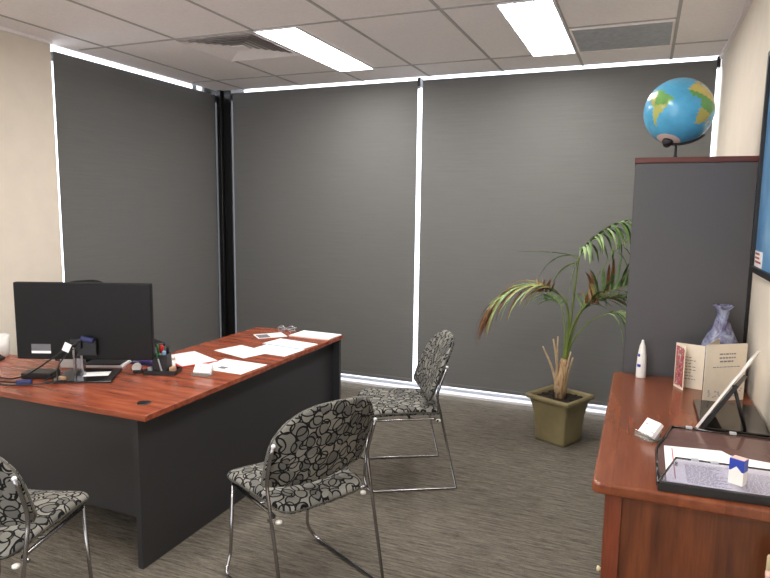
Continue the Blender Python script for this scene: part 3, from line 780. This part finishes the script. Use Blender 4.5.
m = MB(); rr = random.Random(5)
for k in range(26):
    x = .02 + rr.random() * .15; y = .012 + rr.random() * .035 * (0.4 + abs(x - .09) * 8); m.box(x, x + .008, y, y + .006, .0002, .0005, 0, 0, fm @ Matrix.Rotation(0, 4, 'Z'))
m.build('printed_flowers', 'pale_grey', g2)
card_holder('clear card holder with white cards on the sideboard beside the letter tray', (.058, 2.13, SZ + .0003), R(-48), R(42), .06, .016)

# leaning white frame and the glossy folder it stands on
o = MB().box(-.11, .1, -.17, .17, 0, .012, .003).build('glossy_folder', 'gloss_black'); o.location = (.325, 2.455, SZ); tag(o, 'glossy black folder lying on the sideboard against the wall', 'folder')
pf = thing('leaning_tablet', 'white edged tablet stand leaning towards the wall behind the letter tray', 'tablet stand', (.2, 2.275, SZ + .0125))
gd = Vector((.28, .96, 0)).normalized() * .16
def strip(pts, t0, t1):
    b = bmesh.new(); P = []
    for i, p in enumerate(pts):
        p = Vector((p[0], 0, p[1])); q = Vector((pts[min(i + 1, len(pts) - 1)][0] - pts[max(i - 1, 0)][0], 0, pts[min(i + 1, len(pts) - 1)][1] - pts[max(i - 1, 0)][1])).normalized()
        n = Vector((q.z, 0, -q.x)); P.append((p + n * t0, p + n * t1))
    lo = [a for a, _ in P] + [c for _, c in P[::-1]]
    f = b.faces.new([b.verts.new(p) for p in lo]); ex = bmesh.ops.extrude_face_region(b, geom=[f])
    bmesh.ops.translate(b, verts=[x for x in ex['geom'] if isinstance(x, bmesh.types.BMVert)], vec=gd); bmesh.ops.recalc_face_normals(b, faces=b.faces[:])
    return b
MB().merge(strip([(.0, .0), (.054, .095), (.1, .176), (.115, .198), (.142, .25)], 0, .0085)).build('front_frame', 'white_plastic', pf)
MB().merge(strip([(.004, .0), (.054, .087), (.098, .163)], .0088, .022)).build('backing', 'black_plastic', pf)
MB().tube([(.105, .02, .15), (.15, .03, 0)], .006, 8).build('prop_leg', 'black_plastic', pf)

# two-tier letter tray
tr = thing('letter_tray', 'smoked plastic letter tray full of papers on the sideboard', 'tray', (.25, 1.95, SZ))
def TL(p): return (p[0] - .25, p[1] - 1.95)
lower = [TL(p) for p in ((.128, 2.262), (.426, 2.266), (.426, 1.762), (.076, 1.748), (.076, 2.02))]
MB().prism(lower, .001, .004).build('lower_shelf', 'smoke', tr)
m = MB()
for a, b_ in ((0, 1), (3, 4), (4, 0)):
    p, q = lower[a], lower[b_]; m.tube([(*p, .006), (*q, .006)], .0045, 8)
m.build('lower_rim', 'gloss_black', tr)
for x in (.17, .3): MB().box(TL((x, 0))[0], TL((x, 0))[0] + .02, TL((0, 2.256))[1], TL((0, 2.27))[1], .006, .014, .002).build('clip_tab', 'pale_grey', tr)
upper = [TL(p) for p in ((.1255, 1.925), (.426, 1.936), (.426, 1.742), (.0745, 1.722))]
MB().prism(upper, .021, .023).build('upper_shelf', 'tint', tr)
m = MB()
for a, b_ in ((0, 1), (3, 0)):
    p, q = upper[a], upper[b_]; m.tube([(*p, .0225), (*q, .0225)], .003, 8)
m.build('upper_rim', 'gloss_black', tr)
p, q = upper[3], upper[2]
m = MB(); leaf_panel(m, p, q, .001, .0235, .012); m.build('front_wall', 'black_plastic', tr)
for (x, y) in ((.085, 1.78), (.41, 1.78), (.41, 1.9), (.125, 1.895)): MB().tube([(*TL((x, y)), .004), (*TL((x, y)), .021)], .004, 8).build('riser', 'black_plastic', tr)
for x in (.165, .215): MB().box(TL((x, 0))[0], TL((x, 0))[0] + .02, TL((0, 1.92))[1], TL((0, 1.932))[1], .021, .028, .002).build('clip_tab', 'pale_grey', tr)
def tx(mm, t):
    words(mm, -.13, .02, .05, .009, 17, t, .003, 0, None, False, 11); words(mm, .05, .15, .05, .009, 17, t, .003, 0, None, False, 12)
def ttop(mm, t):
    mm.box(-.14, -.137, -.14, .12, t, t + .0003, 0, 1)
o = MB().prism([(-.16, -.14), (.165, -.14), (.165, .105), (.02, .128), (.0, .158), (-.16, .135)], 0, .006).build('paper_stack', 'paper')
o.location = (.258, 1.915, SZ + .0046); tag(o, 'stack of printed white pages lying in the letter tray', 'paper')
m = MB(); words(m, -.11, .0, .0, .0085, 16, .006, .0032, 0, None, False, 11); words(m, .03, .15, .0, .0085, 16, .006, .0032, 0, None, False, 12)
m.build('printed_text', 'ink', o)
m = MB().box(-.14, -.137, -.12, .12, .006, .0063).build('red_rule', 'red_ink', o)
bx = thing('small_carton', 'small blue and white carton standing on the letter tray', 'box', (.266, 1.80, SZ + .0235), R(-28))
MB().box(-.018, .018, -.014, .014, 0, .036, .0008).build('carton_base', 'white_plastic', bx)
MB().box(-.0182, .0182, -.0142, .0142, .0362, .068, .0008).build('carton_lid', 'blue_plastic', bx)
MB().box(-.015, .017, -.012, .012, .0682, .0695).build('carton_top', 'pink', bx)
MB().quad((-.014, -.0146, .0362), (.014, -.0146, .0362), (.0, -.0146, .05), (-.0001, -.0146, .05)).build('printed_peak', 'white_plastic', bx)
o = thing('storage_box', 'cream plastic box edge at the sideboard end', 'box', (.46, 1.66, 0))
MB().box(-.13, -.03, -.05, .05, 0, .765, .006).build('body', 'cream_plastic', o)
MB().tube([(-.132, -.02, .745), (-.142, -.02, .745)], .009, 12).build('latch', 'pink', o)

# framed map on the cream wall
pc = thing('framed_map', 'black framed blue map hanging on the cream wall', 'picture', (XR - .012, 2.385, 1.365))
m = MB().box(-.014, .0115, -.55, .55, 0, .022, .002).box(-.014, .0115, -.55, .55, .838, .86, .002).box(-.014, .0115, -.55, -.528, .022, .838, .002).box(-.014, .0115, .528, .55, .022, .838, .002)
m.build('picture_frame', 'black_plastic', pc)
MB().box(.0, .008, -.53, .53, .02, .84).build('map_print', 'map', pc)
MB().box(-.001, .0, .36, .527, .023, .085).build('caption_panel', 'paper', pc)
fm = Matrix(((0, 0, -1, -.001), (-1, 0, 0, .52), (0, 1, 0, .03), (0, 0, 0, 1)))
m = MB(); words(m, .004, .15, .044, .016, 3, .0002, .008, 0, fm, False, 3); m.build('caption_text', 'red_ink', pc)

# ---------------------------------------------------------------- potted palm
PX, PY = -.472, 4.40
pl = thing('potted_palm', 'palm with green and dried fronds in a square taupe pot', 'plant', (PX, PY, 0), 0)
PR = Matrix.Rotation(R(-26), 4, 'Z')
def sq(h, z): return [PR @ Vector((sx * h, sy * h, z)) for sx, sy in ((-1, -1), (1, -1), (1, 1), (-1, 1))]
prof = [(.118, 0), (.119, .02), (.122, .1), (.128, .18), (.138, .24), (.15, .285), (.154, .295), (.17, .3), (.174, .306), (.174, .322), (.17, .328), (.152, .328), (.146, .322), (.142, .295)]
bm = bmesh.new(); rings = []
def rsq(h, z, r=.018, n=4):
    o = []
    for ci, (sx, sy) in enumerate(((1, 1), (-1, 1), (-1, -1), (1, -1))):
        for k in range(n + 1):
            a = ci * PI / 2 + k * PI / 2 / n; o.append(PR @ Vector((sx * (h - r) + r * math.cos(a), sy * (h - r) + r * math.sin(a), z)))
    return o
for h, z in prof: rings.append([bm.verts.new(p) for p in rsq(h, z)])
n = len(rings[0])
for A, B in zip(rings, rings[1:]):
    for k in range(n): bm.faces.new((A[k], A[(k + 1) % n], B[(k + 1) % n], B[k]))
bm.faces.new(rings[0][::-1])
for f in bm.faces: f.smooth = True
b = MB(); b.merge(bm); b.build('pot', 'pot', pl)
bm = bmesh.new(); bmesh.ops.create_grid(bm, x_segments=14, y_segments=14, size=.143)
rr = random.Random(2)
for v_ in bm.verts: v_.co.z = .3 + rr.uniform(-.006, .008)
b = MB(); b.merge(bm, PR.copy()); b.build('soil', 'soil', pl)
tk = MB(); tk.tube([(0, 0, .29), (.002, 0, .36), (.008, 0, .45), (.014, 0, .52), (.016, 0, .58)], [.036, .04, .042, .036, .022], 14)
tk.build('trunk', 'trunk', pl)
for a, r0, tip in ((185, .03, (-.13, -.02, .66)), (160, .02, (-.065, .01, .71)), (200, .03, (-.03, -.03, .74)), (350, .034, (.075, -.02, .60)), (330, .03, (.06, -.03, .64)), (260, .036, (-.03, -.05, .42))):
    p0 = Vector((r0 * math.cos(R(a)), r0 * math.sin(R(a)), .34)); tip = Vector(tip)
    MB().tube(bez(p0, p0 + Vector((0, 0, .12)), tip - Vector(((tip.x - p0.x) * .5, 0, .1)), tip, 8), [.011, .011, .01, .009, .008, .008, .007, .006, .005], 6).build('leaf_stub', 'straw', pl)

def blade(bm, base, d, droop, L_, w, mi, nseg=7, twist=None):
    d = d.normalized(); side = d.cross(Vector((0, 0, 1)))
    if side.length < .1: side = Vector((1, 0, 0))
    side.normalize()
    if twist is not None: side = (side * math.cos(twist) + d.cross(side) * math.sin(twist)).normalized()
    prev = None; p = base.copy(); dirv = d.copy()
    for i in range(nseg + 1):
        t = i / nseg; ww = w * (math.sin(PI * min(1, .12 + t * .88)) ** .7) * (1 - .35 * t) + .0004
        fold = dirv.cross(side).normalized() * ww * .35
        a, c, e = bm.verts.new(p + side * ww + fold), bm.verts.new(p), bm.verts.new(p - side * ww + fold)
        if prev:
            for q in ((prev[0], prev[1], c, a), (prev[1], prev[2], e, c)):
                f = bm.faces.new(q); f.smooth = True; f.material_index = mi[min(len(mi) - 1, int(t * len(mi)))] if isinstance(mi, (list, tuple)) else mi
        prev = (a, c, e)
        p = p + dirv * (L_ / nseg); dirv = (dirv + Vector((0, 0, -1)) * droop / nseg).normalized()
LM = ['leaf', 'leaf_light', 'leaf_yellow', 'leaf_brown', 'stalk', 'straw']
def frond(path, r, start, n, Lf, w, pick, spread, droop, seed, lift=.2):
    rd = random.Random(seed); P = spline([(x, y, z) for x, y, z in path], 8)
    bm = bmesh.new()
    N = len(P)
    b = MB(); b.tube(P, [r * (1 - .75 * i / (N - 1)) for i in range(N)], 7, 4)
    for i in range(n):
        t = start + (1 - start) * (i + .5) / n; k = min(N - 2, int(t * (N - 1))); f_ = t * (N - 1) - k
        p = P[k].lerp(P[k + 1], f_); tg = (P[k + 1] - P[k]).normalized()
        sd = tg.cross(Vector((0, 0, 1))).normalized(); upv = sd.cross(tg)
        for s in (-1, 1):
            u = (i + .5) / n
            ln = Lf * (.55 + .45 * math.sin(PI * min(1, .25 + u * .7))) * rd.uniform(.8, 1.15)
            d = tg * rd.uniform(.5, .8) + sd * s * spread * rd.uniform(.8, 1.2) + upv * lift * rd.uniform(.2, 1.6)
            blade(bm, p, d, droop * rd.uniform(.7, 1.3), ln, w * rd.uniform(.8, 1.2), pick(u, s, rd), 7, rd.uniform(-.3, .3))
    b.merge(bm); return b.build('frond', LM, pl)
def X(x, y, z): return (x - PX, y - PY, z)
green = lambda u, s, rd: rd.choice([0, 1, 1, 0])
# tall frond arching to the right
frond([X(-.455, 4.40, .56), X(-.425, 4.39, .85), X(-.405, 4.38, 1.12), X(-.385, 4.37, 1.30), X(-.30, 4.36, 1.42), X(-.18, 4.35, 1.51), X(-.04, 4.35, 1.55), X(.08, 4.36, 1.53)], .008, .43, 24, .27, .012, green, .7, 2.9, 11, .15)
# left frond, half dried, drooping
def mix1(u, s, rd):
    if u > .5: return rd.choice([(1, 3), (2, 3), 3, (0, 2, 3), (1, 2)])
    return rd.choice([0, 1, 1, (1, 2), 2, (2, 3), (1, 2, 3)])
frond([X(-.455, 4.40, .56), X(-.44, 4.39, .8), X(-.455, 4.36, .97), X(-.53, 4.33, 1.05), X(-.63, 4.29, 1.085), X(-.73, 4.26, 1.08), X(-.83, 4.23, 1.03), X(-.90, 4.21, .97)], .009, .36, 28, .46, .011, mix1, .2, 2.6, 21, .1)
# right frond, upward, with dry leaflets
def mix2(u, s, rd): return rd.choice([0, 1, 0, 0]) if u > .4 else rd.choice([3, (2, 3), 0, (0, 3)])
frond([X(-.455, 4.40, .56), X(-.42, 4.38, .78), X(-.34, 4.36, .96), X(-.22, 4.34, 1.06), X(-.08, 4.33, 1.12), X(.04, 4.33, 1.16)], .009, .46, 14, .26, .013, mix2, .55, 1.2, 31, .9)
# low right frond, drooping tips
frond([X(-.45, 4.40, .56), X(-.40, 4.36, .72), X(-.31, 4.33, .85), X(-.19, 4.31, .93), X(-.08, 4.30, .95), X(.03, 4.3, .93)], .007, .55, 15, .32, .010, lambda u, s, rd: rd.choice([1, 1, 0]), .4, 3.6, 41, .1)
# dark middle fronds at the back
frond([X(-.45, 4.42, .56), X(-.42, 4.46, .78), X(-.33, 4.52, .95), X(-.2, 4.58, 1.0), X(-.06, 4.62, 1.01)], .007, .42, 20, .27, .012, lambda u, s, rd: rd.choice([0, 0, (0, 3)]), .7, 1.3, 51, .3)
frond([X(-.46, 4.40, .56), X(-.47, 4.44, .8), X(-.52, 4.52, .95), X(-.62, 4.58, 1.0)], .006, .6, 9, .2, .010, lambda u, s, rd: rd.choice([0, 0, (0, 2)]), .6, 1.8, 61, .2)
frond([X(-.45, 4.40, .56), X(-.40, 4.43, .8), X(-.3, 4.5, 1.1), X(-.15, 4.56, 1.36), X(.0, 4.6, 1.46)], .006, .66, 9, .36, .006, lambda u, s, rd: 0, .8, 3.0, 71, .1)
# upright dry tufts and the long single leaflets
rr = random.Random(9)
for (cx, cy, cz_) in ((-.60, 4.31, 1.05), (-.29, 4.35, .985)):
    b = bmesh.new()
    for k in range(9):
        blade(b, Vector(X(cx + rr.uniform(-.045, .045), cy, cz_)), Vector((rr.uniform(-.5, .6), rr.uniform(-.3, .1), 1)), .1, rr.uniform(.07, .12), .014, (3, 5) if k % 3 == 0 else 3, 4, rr.uniform(-1, 1))
    m = MB(); m.merge(b); m.build('dry_leaflet', LM, pl)
for bs, dr, dp, ln, wd, mi_, tw in (((-.405, 4.37, 1.29), (-1, -.1, .3), 2.5, .36, .010, [1, 0], .6), ((-.39, 4.37, 1.3), (-1, .0, .14), .25, .44, .006, [0, 1], .5),
                                    ((-.405, 4.37, 1.25), (-.6, -.1, -.1), 2.4, .28, .011, 1, .8), ((-.40, 4.37, 1.28), (-.1, -.2, -.3), 2.0, .26, .014, 1, 1.2)):
    b = bmesh.new(); blade(b, Vector(X(*bs)), Vector(dr), dp, ln, wd, mi_, 10, tw)
    m = MB(); m.merge(b); m.build('long_leaflet', LM, pl)

# ---------------------------------------------------------------- daylight outside, camera, view
w = bpy.data.worlds.new('daylight'); bpy.context.scene.world = w; w.use_nodes = True
bg = w.node_tree.nodes['Background']; bg.inputs[0].default_value = (.93, .95, 1.0, 1); bg.inputs[1].default_value = 3.2
cam = bpy.data.cameras.new('camera'); co = bpy.data.objects.new('camera', cam); C.objects.link(co)
cam.sensor_fit = 'HORIZONTAL'; cam.sensor_width = 36; cam.lens = 626.4 / 770 * 36; cam.clip_start = .05
f = camf.normalized(); r = (camr - f * camr.dot(f)).normalized(); u = r.cross(f)
co.matrix_world = Matrix(((r.x, u.x, -f.x, 0), (r.y, u.y, -f.y, 0), (r.z, u.z, -f.z, 1.6), (0, 0, 0, 1)))
sc = bpy.context.scene; sc.camera = co
sc.view_settings.view_transform = 'Standard'; sc.view_settings.look = 'None'; sc.view_settings.gamma = 1
sc.view_settings.use_curve_mapping = False; sc.view_settings.exposure = 0.55
sc.cycles.use_denoising = True; sc.cycles.max_bounces = 10
sc.cycles.sample_clamp_indirect = 6
